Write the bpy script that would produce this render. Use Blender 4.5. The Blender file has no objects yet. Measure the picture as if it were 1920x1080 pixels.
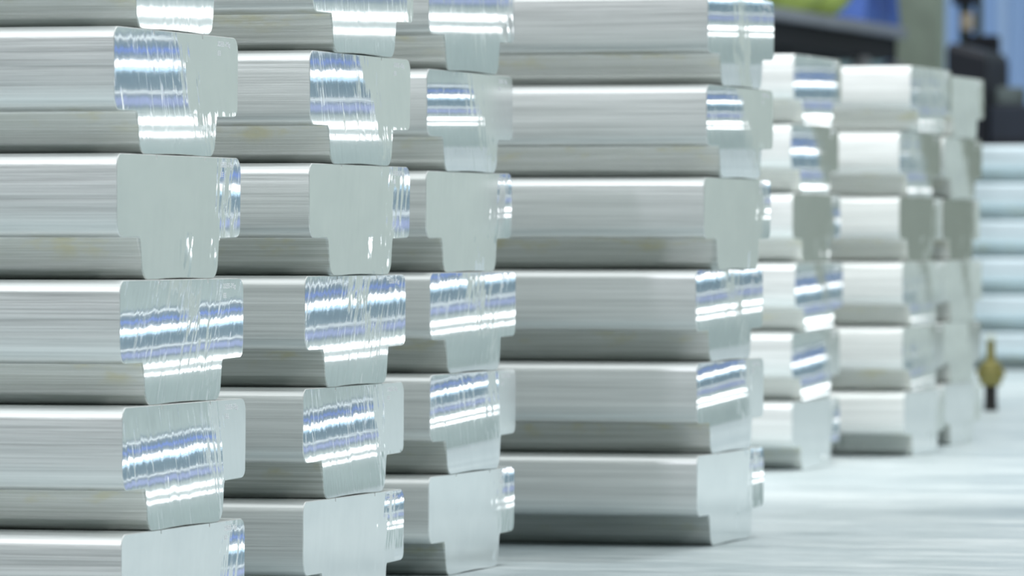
import bpy, math, random
from mathutils import Vector, noise
S = bpy.context.scene
COL = S.collection
random.seed(7)

# ------------------------------------------------------------------ camera
H = 0.36                      # ingot height (m)
CAMZ = 1.188
cam = bpy.data.cameras.new('camera'); co = bpy.data.objects.new('camera', cam); COL.objects.link(co)
co.location = (0, 0, CAMZ)
co.rotation_euler = (math.radians(90 - 0.4285), 0, math.radians(15.7346))
cam.sensor_width = 36; cam.lens = 11500 / 1920 * 36
cam.clip_start = 0.5; cam.clip_end = 400
cam.dof.use_dof = True; cam.dof.focus_distance = 19.0; cam.dof.aperture_fstop = 4.0
S.camera = co

# ------------------------------------------------------------------ world, lights, exposure
w = bpy.data.worlds.new('world'); S.world = w; w.use_nodes = True
bg = w.node_tree.nodes['Background']; bg.inputs[1].default_value = 1.0
_g = w.node_tree.nodes.new('ShaderNodeTexCoord'); _s = w.node_tree.nodes.new('ShaderNodeSeparateXYZ'); _r = w.node_tree.nodes.new('ShaderNodeValToRGB')
w.node_tree.links.new(_g.outputs['Generated'], _s.inputs[0]); w.node_tree.links.new(_s.outputs[2], _r.inputs[0]); w.node_tree.links.new(_r.outputs[0], bg.inputs[0])
_r.color_ramp.elements[0].position = 0.22; _r.color_ramp.elements[0].color = (.04, .05, .05, 1)      # hall walls
_r.color_ramp.elements[1].position = 0.72; _r.color_ramp.elements[1].color = (1.27, 1.33, 1.345, 1)      # bright roof
S.view_settings.view_transform = 'Standard'; S.view_settings.look = 'None'
S.view_settings.gamma = 1; S.view_settings.use_curve_mapping = False
S.view_settings.exposure = -0.05

def area(name, loc, target, size, size_y, power, col=(1, 1, 1)):
    l = bpy.data.lights.new(name, 'AREA'); l.shape = 'RECTANGLE'; l.size = size; l.size_y = size_y
    l.energy = power; l.color = col
    o = bpy.data.objects.new(name, l); COL.objects.link(o); o.location = loc
    o.rotation_euler = (Vector(target) - Vector(loc)).to_track_quat('-Z', 'Y').to_euler()
    return o
area('hall_lamp_high', (-5, 41, 36), (-6, 26, 0), 3, 2, 5800, (0.93, 0.97, 1))
area('hall_lamp_side', (8, 3, 14), (-6, 19, 1), 1.0, 1.0, 900, (1, 0.98, 1.0))
area('hall_lamp_front', (-10, -12, 23), (-6, 24, 1), 1.2, 1.2, 1500, (0.93, 0.90, 1))

area('hall_lamp_between', (-4.6, 23.4, 7.5), (-7.2, 32.5, 1), 1.0, 1.0, 130, (1, 1, 1)).data.spread = math.radians(62)
area('far_stack_fill', (-8.5, 48.5, 8), (-10, 56, 1), 1.2, 1.2, 380, (.92, .97, 1))  # added fill that brightens the far right stack, not a known lamp
area('overhead_fill', (-14, -4, 20), (-6.5, 20, 1), 12, 6, 600, (.93, 1, .97))  # added soft fill from above, lifts the flange sides but not the webs
area('wall_fill', (16, 82, 14), (18, 100, 4), 3, 2, 1150, (1, 1, 1))  # added unseen fill, brightens the wall mirrored in the clean sawn areas
area('wall_fill_right', (56, 80, 16), (56, 100, 6), 6, 2, 1300, (1, 1, 1))  # second added fill, brightens the right wall mirrored in the grooves

# ------------------------------------------------------------------ node helpers
class NT:
    def __init__(s, name):
        s.m = bpy.data.materials.new(name); s.m.use_nodes = True; s.t = s.m.node_tree
        s.b = s.t.nodes['Principled BSDF']
    def n(s, kind, **kw):
        x = s.t.nodes.new(kind)
        for k, v in kw.items(): setattr(x, k, v)
        return x
    def put(s, sock, v):
        if isinstance(v, bpy.types.NodeSocket): s.t.links.new(v, sock)
        elif v is not None: sock.default_value = v
    def M(s, op, a, b=None, c=None, clamp=False):
        x = s.n('ShaderNodeMath', operation=op); x.use_clamp = clamp
        s.put(x.inputs[0], a); s.put(x.inputs[1], b); s.put(x.inputs[2], c); return x.outputs[0]
    def V(s, op, a, b=None, out=0):
        x = s.n('ShaderNodeVectorMath', operation=op); s.put(x.inputs[0], a); s.put(x.inputs[1], b); return x.outputs[out]
    def xyz(s, v):
        x = s.n('ShaderNodeSeparateXYZ'); s.put(x.inputs[0], v); return x.outputs
    def comb(s, x, y, z):
        c = s.n('ShaderNodeCombineXYZ'); s.put(c.inputs[0], x); s.put(c.inputs[1], y); s.put(c.inputs[2], z); return c.outputs[0]
    def obj(s): return s.n('ShaderNodeTexCoord').outputs['Object']
    def pos(s): return s.n('ShaderNodeNewGeometry').outputs['Position']
    def rnd(s): return s.n('ShaderNodeObjectInfo').outputs['Random']
    def attr(s, name):
        a = s.n('ShaderNodeAttribute'); a.attribute_type = 'OBJECT'; a.attribute_name = name; return a.outputs['Fac']
    def noise(s, vec, scale=1, detail=2, rough=.5, out='Fac'):
        x = s.n('ShaderNodeTexNoise'); s.put(x.inputs['Vector'], vec); x.inputs['Scale'].default_value = scale
        x.inputs['Detail'].default_value = detail; x.inputs['Roughness'].default_value = rough; return x.outputs[out]
    def ramp(s, f, stops):
        r = s.n('ShaderNodeValToRGB'); s.put(r.inputs[0], f); e = r.color_ramp.elements
        while len(e) < len(stops): e.new(.5)
        for q, (p, c) in zip(e, stops): q.position = p; q.color = (*c, 1)
        return r.outputs[0]
    def rng(s, v, a, b, c=0., d=1.):
        r = s.n('ShaderNodeMapRange'); r.interpolation_type = 'SMOOTHSTEP'
        for i, q in enumerate((v, a, b, c, d)): s.put(r.inputs[i], q)
        return r.outputs[0]
    def mix(s, f, a, b):
        x = s.n('ShaderNodeMix', data_type='RGBA'); s.put(x.inputs['Factor'], f)
        s.put(x.inputs[6], (*a, 1) if isinstance(a, tuple) else a); s.put(x.inputs[7], (*b, 1) if isinstance(b, tuple) else b)
        return x.outputs[2]
    def bump(s, h, strength, dist):
        x = s.n('ShaderNodeBump'); s.put(x.inputs['Height'], h); x.inputs['Strength'].default_value = strength
        x.inputs['Distance'].default_value = dist; s.t.links.new(x.outputs[0], s.b.inputs['Normal'])
    def set(s, **kw):
        for k, v in kw.items():
            k = {'base': 'Base Color', 'metal': 'Metallic', 'rough': 'Roughness', 'spec': 'Specular IOR Level',
                 'emit': 'Emission Color', 'es': 'Emission Strength', 'normal': 'Normal'}[k]
            if isinstance(v, tuple) and len(v) == 3: v = (*v, 1)
            s.put(s.b.inputs[k], v)
        return s.m

def paint(name, c, rough=.6, metal=0., var=.12):
    k = NT(name); nz = k.noise(k.obj(), 3., 4)
    d = tuple(x * (1 - var) for x in c); l = tuple(min(1, x * (1 + var)) for x in c)
    return k.set(base=k.ramp(nz, [(.3, d), (.7, l)]), rough=rough, metal=metal)

def mat_cast(name='cast_aluminium_skin', tint=(1, 1, 1)):
    k = NT(name)
    ob = k.obj(); x, y, z = k.xyz(ob)[0:3]
    r = k.M('MULTIPLY', k.rnd(), 37.)
    zz = k.M('ADD', z, k.M('MULTIPLY', y, .35))
    # long drag lines left by the mould, a few wide and many fine
    wide = k.noise(k.comb(k.M('MULTIPLY', x, .22), r, k.M('MULTIPLY', zz, 40.)), 1., 2, .5)
    fine = k.noise(k.comb(k.M('MULTIPLY', x, 1.6), r, k.M('MULTIPLY', zz, 190.)), 1., 3, .6)
    grit = k.noise(k.comb(k.M('MULTIPLY', x, 30.), r, k.M('MULTIPLY', zz, 220.)), 1., 2, .6)
    hgt = k.M('ADD', k.M('MULTIPLY', wide, .55), k.M('ADD', k.M('MULTIPLY', fine, .20), k.M('MULTIPLY', grit, .10)))
    k.bump(hgt, 1.0, .0018)
    tone = k.M('ADD', k.M('MULTIPLY', wide, .5), k.M('MULTIPLY', fine, .5))
    col = k.ramp(tone, [(.34, (.66 * tint[0], .69 * tint[1], .68 * tint[2])), (.5, (.82 * tint[0], .85 * tint[1], .84 * tint[2])), (.64, (.92 * tint[0], .95 * tint[1], .94 * tint[2]))])
    # web skin slightly olive, and darkened in colour for the shade under the flange
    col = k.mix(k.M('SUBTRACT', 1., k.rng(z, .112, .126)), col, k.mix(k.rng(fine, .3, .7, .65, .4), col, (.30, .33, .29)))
    # olive oxide stain on the web, close under the flange
    st = k.noise(k.comb(k.M('MULTIPLY', x, 6.), r, k.M('MULTIPLY', z, 14.)), 1., 3, .6)
    zone = k.M('MULTIPLY', k.rng(z, .04, .10), k.M('SUBTRACT', 1., k.rng(z, .115, .135)))
    sm = k.M('MULTIPLY', k.M('MULTIPLY', k.rng(st, .5, .75), zone), .65)
    col = k.mix(sm, col, (.52, .50, .30))
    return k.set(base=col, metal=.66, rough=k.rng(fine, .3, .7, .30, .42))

def mat_sawn():
    """sawn end: clean areas are near mirror, grooved areas are turned by the saw's run-out.
    t0/t1/t2 = lean of the cut (constant, per height, per width); ul/sl, ur/sr = where the grooves end."""
    k = NT('sawn_aluminium_face')
    ob = k.obj(); x, y, z = k.xyz(ob)[0:3]
    seed = k.M('MULTIPLY', k.rnd(), 53.)
    u = k.M('DIVIDE', y, 1.12); v = k.M('DIVIDE', z, .36); iv = k.M('SUBTRACT', 1., v)
    lean = k.attr('groove_lean')
    s = k.M('ADD', y, k.M('MULTIPLY', z, lean)); tt = k.M('SUBTRACT', z, k.M('MULTIPLY', y, .1))
    def gn(fs, ft, det=2, o=0.):
        return k.noise(k.comb(k.M('MULTIPLY', s, fs), k.M('MULTIPLY', tt, ft), k.M('ADD', seed, o)), 1., det, .6)
    comb = gn(95., 5., 3); comb2 = gn(30., 7., 2, 9.); low = k.noise(k.comb(k.M('MULTIPLY', y, 5.), k.M('MULTIPLY', z, 9.), seed), 1., 3, .5)
    edge = k.M('ADD', k.M('MULTIPLY', k.M('SUBTRACT', comb, .5), .55), k.M('ADD', k.M('MULTIPLY', k.M('SUBTRACT', comb2, .5), .60), k.M('MULTIPLY', k.M('SUBTRACT', low, .5), .14)))
    ue = k.M('ADD', u, edge)
    bl = k.M('ADD', k.attr('ul'), k.M('MULTIPLY', k.attr('sl'), iv))
    br = k.M('ADD', k.attr('ur'), k.M('MULTIPLY', k.attr('sr'), iv))
    ml = k.rng(k.M('SUBTRACT', bl, ue), -.012, .012)
    mr = k.rng(k.M('SUBTRACT', ue, br), -.012, .012)
    # a few isolated grooved spots low on the web
    sp = k.M('MULTIPLY', k.rng(k.M('ADD', comb2, k.M('MULTIPLY', low, .6)), .90, .94), k.M('MULTIPLY', k.rng(v, .42, .3), k.rng(u, .45, .6)))
    m = k.M('MAXIMUM', k.M('MAXIMUM', ml, mr), sp)
    hair = gn(170., 3., 3, 21.); gap = k.M('ADD', k.M('MULTIPLY', hair, .55), k.M('MULTIPLY', comb2, .45))
    m = k.M('MULTIPLY', m, k.M('ADD', .05, k.M('MULTIPLY', k.rng(gap, .36, .42), .95)))
    c0 = k.M('SUBTRACT', comb, .5); c2 = k.M('SUBTRACT', comb2, .5)
    ty = k.M('ADD', k.M('MULTIPLY', m, k.M('ADD', -.15, k.M('MULTIPLY', c2, .035))), k.M('MULTIPLY', c0, k.M('ADD', .012, k.M('MULTIPLY', m, .035))))
    tz = k.M('ADD', k.attr('t0'), k.M('ADD', k.M('MULTIPLY', k.attr('t1'), z), k.M('MULTIPLY', k.attr('t2'), y)))
    tz = k.M('MULTIPLY', tz, k.M('ADD', .06, k.M('MULTIPLY', m, .94)))
    tz = k.M('ADD', tz, k.M('MULTIPLY', c0, k.M('MULTIPLY', m, .008)))
    N = k.n('ShaderNodeNewGeometry').outputs['Normal']
    nn = k.V('NORMALIZE', k.V('ADD', N, k.comb(0., ty, tz)))
    base = k.ramp(k.M('ADD', k.M('MULTIPLY', low, .6), k.M('MULTIPLY', comb2, .4)), [(.36, (.83, .86, .87)), (.62, (.89, .915, .92))])
    return k.set(base=base, metal=1., rough=k.M('ADD', .13, k.M('MULTIPLY', m, -.09)), normal=nn)

def mat_floor():
    k = NT('polished_concrete_floor'); p = k.pos(); x, y, z = k.xyz(p)[0:3]
    big = k.noise(k.comb(k.M('MULTIPLY', x, .35), k.M('MULTIPLY', y, .55), 0.), 1., 5, .6)
    drag = k.noise(k.comb(k.M('MULTIPLY', k.M('ADD', x, k.M('MULTIPLY', y, .12)), .9), k.M('MULTIPLY', y, 3.6), 3.), 1., 5, .65)
    scr = k.noise(k.comb(k.M('MULTIPLY', k.M('SUBTRACT', x, k.M('MULTIPLY', y, .2)), 6.), k.M('MULTIPLY', y, 16.), 8.), 1., 3, .6)
    t = k.M('ADD', k.M('MULTIPLY', big, .40), k.M('ADD', k.M('MULTIPLY', drag, .38), k.M('MULTIPLY', scr, .22)))
    c = k.ramp(t, [(.38, (.26, .32, .34)), (.48, (.40, .47, .485)), (.60, (.60, .655, .655))])
    k.bump(t, .35, .02)
    return k.set(base=c, rough=k.rng(drag, .3, .7, .3, .5), spec=.4)

def mat_wall(name, c, rib=0., rough=.7):
    k = NT(name); p = k.pos(); x, y, z = k.xyz(p)[0:3]
    nz = k.noise(k.comb(k.M('MULTIPLY', x, .3), y, k.M('MULTIPLY', z, .25)), 1., 4, .5)
    d = tuple(q * .92 for q in c); l = tuple(q * 1.08 for q in c)
    if rib: k.bump(k.M('SINE', k.M('MULTIPLY', x, rib)), .4, .05)
    return k.set(base=k.ramp(nz, [(.3, d), (.7, l)]), rough=rough)

def mat_lamp(name, c, st):
    k = NT(name); g = k.noise(k.obj(), 2., 1)
    return k.set(base=(.9, .9, .9), emit=k.ramp(g, [(0, c), (1, tuple(min(1, q * 1.02) for q in c))]), es=st, rough=.4)

# ------------------------------------------------------------------ mesh helpers
def link(name, verts, faces, mat, parent=None, smooth=False, sharp=None):
    me = bpy.data.meshes.new(name); me.from_pydata(verts, [], faces); me.update()
    if mat: me.materials.append(mat)
    if smooth:
        for p in me.polygons: p.use_smooth = True
        if hasattr(me, 'set_sharp_from_angle'): me.set_sharp_from_angle(angle=math.radians(sharp or 35))
    o = bpy.data.objects.new(name, me); COL.objects.link(o); o.parent = parent
    return o
def tag(o, label=None, cat=None, group=None, kind=None):
    if label: o['label'] = label
    if cat: o['category'] = cat
    if group: o['group'] = group
    if kind: o['kind'] = kind
    return o
def empty(name, loc, label, cat, group=None, rz=0):
    o = bpy.data.objects.new(name, None); COL.objects.link(o); o.location = loc; o.rotation_euler = (0, 0, rz)
    o.empty_display_size = .1
    return tag(o, label, cat, group)
class MB:
    def __init__(s): s.v = []; s.f = []
    def box(s, a, b, bev=0.):
        (x0, y0, z0), (x1, y1, z1) = a, b
        e = min(bev, (x1 - x0) / 2.01, (y1 - y0) / 2.01)
        if e <= 0:
            ring = [(x0, y0), (x1, y0), (x1, y1), (x0, y1)]
        else:
            ring = [(x0 + e, y0), (x1 - e, y0), (x1, y0 + e), (x1, y1 - e), (x1 - e, y1), (x0 + e, y1), (x0, y1 - e), (x0, y0 + e)]
        n = len(ring); cx, cy = (x0 + x1) / 2, (y0 + y1) / 2
        def sh(r, q): return [(x + (q if x < cx else -q), y + (q if y < cy else -q)) for x, y in r]
        if e > 0 and (z1 - z0) > 2.2 * e:
            levels = [(z0, sh(ring, e * .7)), (z0 + e * .7, ring), (z1 - e * .7, ring), (z1, sh(ring, e * .7))]
        else: levels = [(z0, ring), (z1, ring)]
        s.loft([[(x, y, z) for x, y in r] for z, r in levels]); return s
    def loft(s, rings):
        n = len(rings[0]); b = len(s.v)
        for r in rings: s.v += r
        for i in range(len(rings) - 1):
            for j in range(n):
                k = (j + 1) % n
                s.f.append((b + i * n + j, b + i * n + k, b + (i + 1) * n + k, b + (i + 1) * n + j))
        s.f.append(tuple(b + j for j in reversed(range(n)))); s.f.append(tuple(b + (len(rings) - 1) * n + j for j in range(n)))
        return s
    def lathe(s, c, prof, n=16, axis='z'):
        rings = []
        for r, h in prof:
            q = []
            for j in range(n):
                a = 2 * math.pi * j / n
                if axis == 'z': q.append((c[0] + r * math.cos(a), c[1] + r * math.sin(a), c[2] + h))
                elif axis == 'x': q.append((c[0] + h, c[1] + r * math.cos(a), c[2] + r * math.sin(a)))
                else: q.append((c[0] + r * math.sin(a), c[1] + h, c[2] + r * math.cos(a)))
            rings.append(q)
        return s.loft(rings)
    def build(s, name, mat, parent=None, smooth=False): return link(name, s.v, s.f, mat, parent, smooth)

# ------------------------------------------------------------------ setting
M_floor = mat_floor()
tag(link('floor', [(-110, -40, 0), (110, -40, 0), (110, 101, 0), (-110, 101, 0)], [(0, 1, 2, 3)], M_floor), kind='structure')
def wallbox(name, a, b, mat): return tag(MB().box(a, b).build(name, mat), kind='structure')
wallbox('wall_back', (-110, 88, 0), (-13, 88.4, 22), mat_wall('teal_grey_cladding', (.25, .36, .38), 9.))
wallbox('wall_far', (-13, 100, 0), (10, 100.4, 26), mat_wall('olive_grey_plaster', (.33, .37, .31)))
wallbox('wall_centre', (10, 100, 0), (29, 100.4, 26), mat_wall('pale_green_grey_plaster', (.68, .75, .71)))
wallbox('wall_right', (29, 100, 0), (110, 100.4, 26), mat_wall('sage_grey_cladding', (.54, .63, .62), 5.))
M_slate = mat_wall('slate_blue_cladding', (.27, .36, .42)); M_blue = mat_wall('bright_blue_stripe_paint', (.27, .40, .92))
M_violet = mat_wall('violet_blue_stripe_paint', (.50, .57, .85))
wallbox('trim_1', (29, 99.9, 6.2), (110, 99.995, 11.7), M_slate)
wallbox('trim_2', (29, 99.8, 10.25), (110, 99.895, 10.55), M_blue)
wallbox('trim_3', (29, 99.8, 6.35), (110, 99.895, 6.95), M_violet)

M_house = paint('lamp_housing_grey', (.6, .62, .63)); M_white = mat_lamp('white_tube_light', (1, .97, .98), 4.5)
M_thin = mat_lamp('thin_white_tube_light', (.95, 1, .98), 2.6); M_cyan = mat_lamp('cool_blue_tube_light', (.35, .72, 1), 1.8)
for zc, hh, mt, lab in ((11.25, .05, M_thin, 'thin white strip light, highest on the hall wall'), (9.4, .24, M_white, 'broad white strip light above the cool blue tube'),
        (8.95, .10, M_cyan, 'cool blue strip light on the hall wall'), (7.3, .045, M_thin, 'thin white strip light between slate and violet stripes'),
        (5.2, .30, M_white, 'broadest white strip light low on the hall wall'), (4.2, .16, M_white, 'white strip light, lowest on the hall wall')):
    t = empty('strip_light', (29.5, 99.7, zc), lab, 'lamp', 'strip lights along the hall wall')
    MB().box((0, -.06, -hh / 2 - .03), (80, .03, hh / 2 + .03)).build('housing', M_house, t)
    MB().box((.1, -.2, -hh / 2), (79.9, -.065, hh / 2), .04).build('tube', mt, t)

# ------------------------------------------------------------------ T ingots
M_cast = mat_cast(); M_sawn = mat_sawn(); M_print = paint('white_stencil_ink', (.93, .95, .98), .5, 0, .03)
W = 1.12; FL = 0.122; OV = 0.2; LEN = 2.6
def arc(cy, cz, ry, rz, a0, a1, n=6):
    return [(cy + ry * math.cos(math.radians(a0 + (a1 - a0) * i / n)), cz + rz * math.sin(math.radians(a0 + (a1 - a0) * i / n))) for i in range(n + 1)]
def profile():
    """outline in (y, z), counter clockwise seen from +X, starting at the web's lower near corner"""
    p = []
    p += arc(OV + .068, .054, .052, .054, 186, 270)                      # near lower web corner
    p += [(W / 2 - .22, .0), (W / 2 - .12, .0025), (W / 2, .0035), (W / 2 + .12, .0025), (W / 2 + .22, .0)]
    p += arc(W - OV - .068, .054, .052, .054, 270, 354)
    p += [(W - OV - .006, FL - .014), (W - OV, FL - .003)]
    p += arc(W - .040, FL + .030, .034, .030, -90, -12)
    p += [(W - .003, .24)]
    p += arc(W - .040, H - .040, .038, .040, 5, 90)
    for t in (.70, .31): p += [(W * t + .004, H), (W * t + .002, H - .012), (W * t - .002, H - .012), (W * t - .004, H)]
    p += arc(.040, H - .040, .038, .040, 90, 175)
    p += [(.003, .24), (.001, .20)]
    p += arc(.050, FL + .052, .047, .052, 186, 270)
    p += [(OV - .003, FL), (OV + .004, FL - .012)]
    return p
PR = profile()
def inset(p, d):
    n = len(p); out = []
    for i in range(n):
        a = Vector(p[i - 1]); b = Vector(p[i]); c = Vector(p[(i + 1) % n])
        e = (c - a); e.normalize(); nn = Vector((-e.y, e.x)); out.append((b.x + nn.x * d, b.y + nn.y * d))
    return out
PI_ = inset(PR, .0022)
def body_mesh(L):
    xs = [0, -.0022, -.012] + [-L * i / 6 for i in range(1, 6)] + [-L + .006, -L]
    v = []; f = []; n = len(PR)
    for i, x in enumerate(xs):
        ring = PI_ if i in (0, len(xs) - 1) else PR
        v += [(x, y, z) for y, z in ring]
    for i in range(len(xs) - 1):
        for j in range(n):
            k = (j + 1) % n; f.append((i * n + k, i * n + j, (i + 1) * n + j, (i + 1) * n + k))
    f.append(tuple((len(xs) - 1) * n + j for j in reversed(range(n))))
    me = bpy.data.meshes.new('cast_body'); me.from_pydata(v, [], f); me.update(); me.materials.append(M_cast)
    for p in me.polygons: p.use_smooth = True
    me.set_sharp_from_angle(angle=math.radians(38))
    return me
ME_body = body_mesh(LEN)
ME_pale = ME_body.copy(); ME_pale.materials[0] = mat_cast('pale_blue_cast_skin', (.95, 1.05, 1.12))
ME_face = bpy.data.meshes.new('sawn_face')
ME_face.from_pydata([(0.0002, y, z) for y, z in PI_], [], [tuple(range(len(PI_)))]); ME_face.update(); ME_face.materials.append(M_sawn)
def text_mesh():
    out = []
    for body, (yy, zz) in (('22EE-75g', (.925, .331)), ('EE', (.925, .303))):
        c = bpy.data.curves.new('code', 'FONT'); c.body = body; c.size = .020; c.extrude = .0002; c.offset = .0004; c.resolution_u = 2; c.space_character = 1.15
        o = bpy.data.objects.new('code', c); COL.objects.link(o)
        dg = bpy.context.evaluated_depsgraph_get(); me = bpy.data.meshes.new_from_object(o.evaluated_get(dg))
        out.append([(.0006 + v.co.z, yy + v.co.x * 1.35, zz + v.co.y) for v in me.vertices]); out.append([tuple(p.vertices) for p in me.polygons])
        bpy.data.objects.remove(o)
    v = out[0] + out[2]; f = out[1] + [tuple(i + len(out[0]) for i in p) for p in out[3]]
    me = bpy.data.meshes.new('stencilled_code'); me.from_pydata(v, [], f); me.update(); me.materials.append(M_print); return me
ME_text = text_mesh()

# stacks: near edge Y, then per ingot from the top: end X, lean constant, lean per height, lean per width
STACKS = {
'A': [16.383, [[-5.792, -0.0116, 0.1521, -0.0039], [-5.785, -0.0011, 0.1992, -0.002], [-5.777, 0.0221, 0.2249, -0.0023], [-5.768, 0.03, 0.3538, -0.0055], [-5.761, 0.0604, 0.348, -0.0078], [-5.764, 0.0696, 0.3358, -0.0034]]],
'B': [18.613, [[-5.902, -0.0231, 0.1766, -0.0045], [-5.913, -0.0072, 0.2311, -0.0024], [-5.915, 0.0367, 0.166, -0.0011], [-5.93, 0.0382, 0.2787, -0.0049], [-5.936, 0.0443, 0.4001, -0.0116], [-5.936, -0.0423, 0.6918, -0.0158]]],
'C': [20.708, [[-6.139, -0.0456, 0.2336, -0.0062], [-6.146, -0.0898, 0.6069, -0.0095], [-6.15, -0.0500, 0.5000, -0.0177], [-6.135, 0.0115, 0.334, -0.0077], [-6.135, -0.0087, 0.5217, -0.0186], [-6.14, 0.0165, 0.4752, -0.0125]]],
'D': [23.047, [[-5.707, -0.1081, 0.4994, -0.0132], [-5.711, -0.1213, 0.7087, -0.0108], [-5.722, -0.0578, 0.5211, -0.0099], [-5.754, -0.0054, 0.4208, -0.0108], [-5.75, -0.0293, 0.6312, -0.0245], [-5.75, 0.0121, 0.5311, -0.0164]]],
'E': [30.905, [[-7.195, 0.0143, 0.3844, -0.0038], [-7.209, 0.041, 0.3423, -0.0004], [-7.201, 0.0603, 0.3919, -0.0041], [-7.187, 0.0757, 0.4006, -0.009], [-7.204, 0.1012, 0.4449, -0.0172], [-7.204, 0.1092, 0.4998, -0.0175]]],
'F': [33.114, [[-7.049, 0.0153, 0.3885, -0.0034], [-7.112, 0.0457, 0.3327, -0.0001], [-7.112, 0.0653, 0.4185, -0.0044], [-7.094, 0.0881, 0.4107, -0.0093], [-7.094, 0.1077, 0.4569, -0.0183], [-7.085, 0.0281, 0.5536, -0.023]]],
'G': [35.033, [[-7.246, 0.0145, 0.4275, -0.0035], [-7.259, 0.0414, 0.3509, -0.0002], [-7.271, 0.0736, 0.4451, -0.0046], [-7.259, 0.0724, 0.4361, -0.0107], [-7.265, 0.0972, 0.4875, -0.0203], [-7.265, 0.1032, 0.5113, -0.0201]]],
}
GROOVE = [(.90, 0., 2., 0., .25), (.42, .36, 2., 0., .35), (-.2, 0., .89, -.02, -.2), (.40, .38, .57, .22, -.45), (.66, .16, 2., 0., .3), (-.2, 0., .87, 0., -.25)]
ROW = ['topmost', 'second from the top', 'third from the top', 'fourth from the top', 'fifth from the top', 'lowest']
LOOK = {
'A': 'stack at the left edge', 'B': 'second stack from the left', 'C': 'narrow third stack from the left',
'D': 'wide middle stack with long visible sides', 'E': 'blurred stack just behind the wide middle one',
'F': 'blurred stack with bright white rectangular sides', 'G': 'blurred stack of ends only, by the post',
'H': 'pale blue stack cut by the right edge'}
GRP = {'A': 'aluminium ingots of the left near stack', 'B': 'aluminium ingots of the second stack', 'C': 'aluminium ingots of the third stack',
 'D': 'aluminium ingots of the wide middle stack', 'E': 'aluminium ingots of the first blurred stack', 'F': 'aluminium ingots of the second blurred stack',
 'G': 'aluminium ingots of the third blurred stack', 'H': 'pale ingots of the far right stack'}
def ingot(key, i, x, y, z, t, g, code=True, scale=1.):
    lab = 'aluminium ingot, %s in the %s' % (ROW[i], LOOK[key])
    o = empty('aluminium_ingot', (x, y, z), lab, 'ingot', GRP[key])
    o.scale = (1, scale, scale)
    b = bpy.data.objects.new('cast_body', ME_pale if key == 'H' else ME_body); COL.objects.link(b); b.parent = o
    f = bpy.data.objects.new('sawn_face', ME_face); COL.objects.link(f); f.parent = o
    f['label'] = 'mirror-like sawn end face'
    for k, q in zip(('t0', 't1', 't2', 'ul', 'sl', 'ur', 'sr', 'groove_lean'), (*t, *g)): f[k] = float(q)
    if code:
        c = bpy.data.objects.new('stencilled_code', ME_text); COL.objects.link(c); c.parent = f
        c['label'] = 'small white printed code'
    return o
for key, (yn, rows) in STACKS.items():
    for i, (x, a, b, c) in enumerate(rows):
        g = list(GROOVE[i])
        if key == 'D' and i == 0: g = [.44, .02, .55, .1, .3]
        ingot(key, i, x, yn, (5 - i) * H, (a, b, c), g)
for i in range(6):
    s = .966; ingot('H', i, -8.9 + random.uniform(-.05, .05), 56.1, (5 - i) * H * s, (0, .3, 0), GROOVE[i], False, s)

# ------------------------------------------------------------------ brass-coloured hydrant-like post on the floor
M_yel = paint('dull_yellow_paint', (.24, .22, .07), .45, .3); M_rub = paint('black_rubber', (.012, .012, .012), .8); M_cap = paint('pale_grey_cap', (.62, .70, .66), .5)
t = empty('floor_post', (-8.47, 42.5, 0), 'short yellow post with black foot standing beside the far ingot stack', 'post')
MB().lathe((0, 0, 0), [(.050, 0), (.052, .02), (.045, .04), (.045, .18)], 18).build('foot', M_rub, t, True)
MB().lathe((0, 0, .175), [(.05, 0), (.072, .005), (.078, .015), (.078, .15), (.072, .165), (.04, .175)], 20).build('drum', M_yel, t, True)
MB().lathe((0, 0, .35), [(.038, 0), (.033, .03), (.030, .13), (.034, .145)], 16).build('neck', M_yel, t, True)
MB().lathe((0, 0, .494), [(.03, 0), (.044, .008), (.042, .035), (.02, .05)], 16).build('cap', M_cap, t, True)
for sx in (-1, 1):
    MB().lathe((sx * .082, 0, .26), [(.03, -.012), (.034, 0), (.026, .014)], 12, 'x').build('side_knob', M_yel, t, True)

# ------------------------------------------------------------------ background machinery
M_dark = paint('dark_navy_steel', (.005, .007, .013), .8, 0); M_edge = paint('pale_lilac_steel', (.34, .36, .42), .4, .4)
M_post = paint('grey_steel_post', (.24, .25, .26), .5); M_navy = paint('navy_panel', (.05, .09, .34), .5)
t = empty('storage_platform', (-14.6, 58.5, 0), 'dark open storage platform with pale deck edge behind the ingot stacks', 'platform')
MB().box((-4.5, 0, 3.50), (0, 9.9, 3.63), .02).build('deck', M_edge, t)
MB().box((-4.4, .1, 3.25), (-.1, 9.8, 3.495)).build('beam', M_dark, t)
MB().box((-4.5, 0, 0), (-4.35, 9.9, 3.24)).build('back_panel', M_dark, t)
MB().box((-2.4, .2, 0), (-1.0, 7.3, 3.2), .05).build('cabinet', M_dark, t)
for yy in (.1, 7.95, 9.65):
    MB().box((-.22, yy, 0), (-.04, yy + .2, 3.24), .02).build('post', M_post, t)
MB().box((-.9, 8.6, 0), (-.7, 9.6, 3.1), .02).build('side_panel', M_navy, t)

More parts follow.
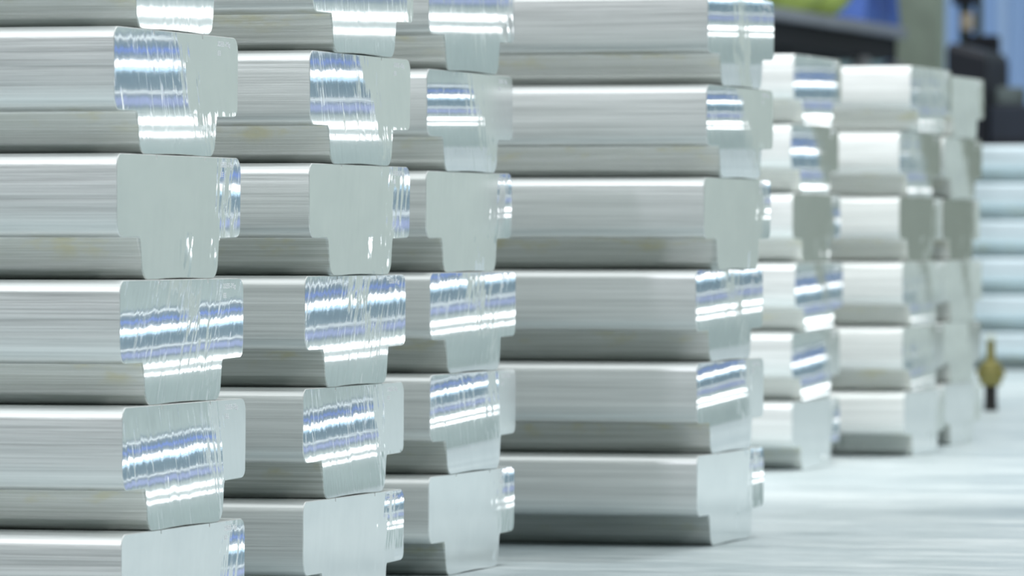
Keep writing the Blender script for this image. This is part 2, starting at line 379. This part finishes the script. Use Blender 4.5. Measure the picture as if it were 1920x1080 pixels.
M_lime = paint('lime_green_woven_bag', (.50, .62, .16), .7, 0, .35); M_teal = paint('pale_teal_crate', (.33, .52, .50), .6); M_tarp = paint('blue_tarpaulin', (.035, .10, .38), .5, 0, .3)
def sack(name, loc, sx, sy, sz, mat, label, cat, group=None):
    rings = []; n = 18
    for q in range(9):
        tq = q / 8; r = (math.sin(math.pi * min(max(tq, .04), .93)) ** .35)
        rings.append([(sx * r * math.copysign(abs(math.cos(2 * math.pi * j / n)) ** .6, math.cos(2 * math.pi * j / n)) * (1 + .05 * noise.noise(Vector((j * .7, q * .9, loc[1])))),
                       sy * r * math.copysign(abs(math.sin(2 * math.pi * j / n)) ** .6, math.sin(2 * math.pi * j / n)), sz * tq) for j in range(n)])
    m = MB().loft(rings); t = empty(name, loc, label, cat, group)
    m.build('bag_body', mat, t, True)
    MB().lathe((0, 0, sz * .97), [(sx * .25, 0), (sx * .12, .05), (sx * .22, .12)], 10).build('tied_neck', mat, t, True)
    return t
G2 = 'filled bags on the storage platform'
sack('filled_bag', (-15.0, 63.9, 3.63), .5, .42, .75, M_lime, 'lime green filled bag on the platform deck, nearer the middle stack', 'bag', G2)
sack('filled_bag', (-14.95, 65.1, 3.63), .42, .45, .62, M_lime, 'lime green filled bag on the platform deck, nearer the blue tarpaulin', 'bag', G2)
t = empty('crate', (-15.5, 61.2, 3.63), 'pale teal crate on the platform deck behind the middle stack', 'crate')
MB().box((-.5, 0, .04), (.6, 1.5, .8), .03).build('crate_body', M_teal, t)
for q in range(3): MB().box((.605, .05, .12 + q * .24), (.64, 1.45, .28 + q * .24), .01).build('slat', M_teal, t)
t = empty('covered_load', (-15.2, 66.9, 3.63), 'wedge-shaped load under a bright blue tarpaulin on the platform', 'load')
v = [(0, -.5, 0), (.55, -.5, 0), (.55, 1.35, 0), (0, 1.35, 0), (0, .05, .75), (.5, .05, .75), (.5, 1.3, .8), (0, 1.3, .8)]
link('tarpaulin', v, [(0, 3, 2, 1), (4, 5, 6, 7), (0, 1, 5, 4), (1, 2, 6, 5), (2, 3, 7, 6), (3, 0, 4, 7)], M_tarp, t)
for q in (0.1, .75): MB().box((.52, q, .1), (.56, q + .05, .78)).build('strap', M_navy, t)

M_col = paint('sage_green_column_paint', (.29, .35, .28), .6, 0, .15)
t = empty('steel_column', (-14.82, 70.2, 0), 'sage green steel column rising behind the blurred stacks', 'column')
MB().box((-.25, -.2, 0), (.25, .2, 9), .01).build('shaft', M_col, t)
MB().box((-.27, -.26, 0), (.27, -.205, 9), .01).build('flange', M_col, t)
MB().box((-.4, -.4, 0), (.4, .4, .03)).build('base_plate', M_post, t)

M_dg = paint('dark_green_grey_steel', (.06, .085, .075), .6, .2); M_be = paint('beige_plastic', (.45, .38, .28), .6)
t = empty('pipe_riser', (-14.05, 69.0, 0), 'dark pipe riser with valve boxes beside the sage green column', 'pipe')
MB().lathe((0, 0, 0), [(.07, 0), (.07, 7)], 14).build('pipe', M_dg, t, True)
MB().lathe((.14, .1, 0), [(.045, 0), (.045, 7)], 12).build('pipe', M_dg, t, True)
MB().box((-.12, -.18, 3.9), (.18, -.03, 4.2), .02).build('valve_box', M_dark, t)
MB().box((0, -.18, 3.3), (.42, -.03, 3.55), .04).build('valve_box', M_dark, t)
MB().box((-.1, -.2, 2.95), (.1, -.05, 3.25), .03).build('junction_box', M_be, t)
MB().box((-.02, -.2, 3.6), (.12, -.05, 3.8), .03).build('junction_box', M_be, t)

k = NT('pale_blue_curtain_plastic'); x_ = k.xyz(k.obj())[0]
cb = k.ramp(k.noise(k.comb(k.M('MULTIPLY', x_, 2.2), 0., 0.), 1., 3, .6), [(.35, (.24, .42, .82)), (.55, (.38, .55, .86)), (.7, (.50, .62, .76))])
M_curt = k.set(base=cb, rough=.35)
t = empty('strip_curtain', (-17.4, 80, 0), 'pale blue plastic strip curtain at the upper right', 'curtain')
for q in range(24):
    x0 = q * .24; m = []
    r0 = [(x0 + .13 + .125 * math.cos(a), .02 * (q % 2) + .03 * math.sin(a)) for a in [2 * math.pi * j / 10 for j in range(10)]]
    MB().loft([[(x, y, z) for x, y in r0] for z in (.05, 9.)]).build('strip', M_curt, t, True)
MB().box((-.05, -.08, 9.0), (5.95, .1, 9.15)).build('rail', M_post, t)

M_mach = paint('slate_machine_paint', (.028, .036, .055), .5, .2); M_cab = paint('black_machine_paint', (.012, .014, .022), .45, .2); M_rail = paint('grey_green_rail', (.12, .15, .15), .5)
M_bdrum = paint('blue_drum_paint', (.04, .07, .28), .5)
t = empty('dark_machine', (-13.42, 65.0, 0), 'tall black machine cabinet with sloped top behind the rear stack', 'machine')
MB().loft([[(-.02, 0, 0), (.42, 0, 0), (.42, 1.2, 0), (-.02, 1.2, 0)], [(-.02, 0, 3.28), (.42, 0, 3.16), (.42, 1.2, 3.16), (-.02, 1.2, 3.28)],
           [(.02, .03, 3.34), (.38, .03, 3.24), (.38, 1.17, 3.24), (.02, 1.17, 3.34)]]).build('cabinet', M_cab, t)
MB().box((.04, -.03, 1.9), (.36, -.005, 2.9), .01).build('door', M_cab, t)
MB().lathe((.10, -.035, 2.4), [(.012, 0), (.012, .2)], 8).build('handle', M_post, t, True)
t = empty('machine_base', (-12.985, 65.0, 0), 'low slate blue machine with a grey rail right of the black cabinet', 'machine')
MB().box((0, 0, 0), (2.6, 1.2, 2.66), .03).build('housing', M_mach, t)
MB().box((.05, -.03, .3), (1.2, -.005, 2.3), .01).build('door', M_cab, t); MB().box((1.35, -.03, .3), (2.5, -.005, 2.3), .01).build('door', M_cab, t)
for q in range(3): MB().box((.06 + q * .42, .1, 2.665), (.34 + q * .42, .4, 2.86), .03).build('rail_block', M_rail, t)
t = empty('drum', (-12.62, 66.6, 0), 'small blue drum standing on a pedestal behind the slate machine', 'drum')
MB().lathe((0, 0, 0), [(.13, 0), (.13, 2.9)], 14).build('pedestal', M_cab, t, True)
MB().lathe((0, 0, 2.9), [(.14, 0), (.16, .02), (.15, .12), (.16, .14), (.15, .3), (.13, .34)], 16).build('drum_body', M_bdrum, t, True)
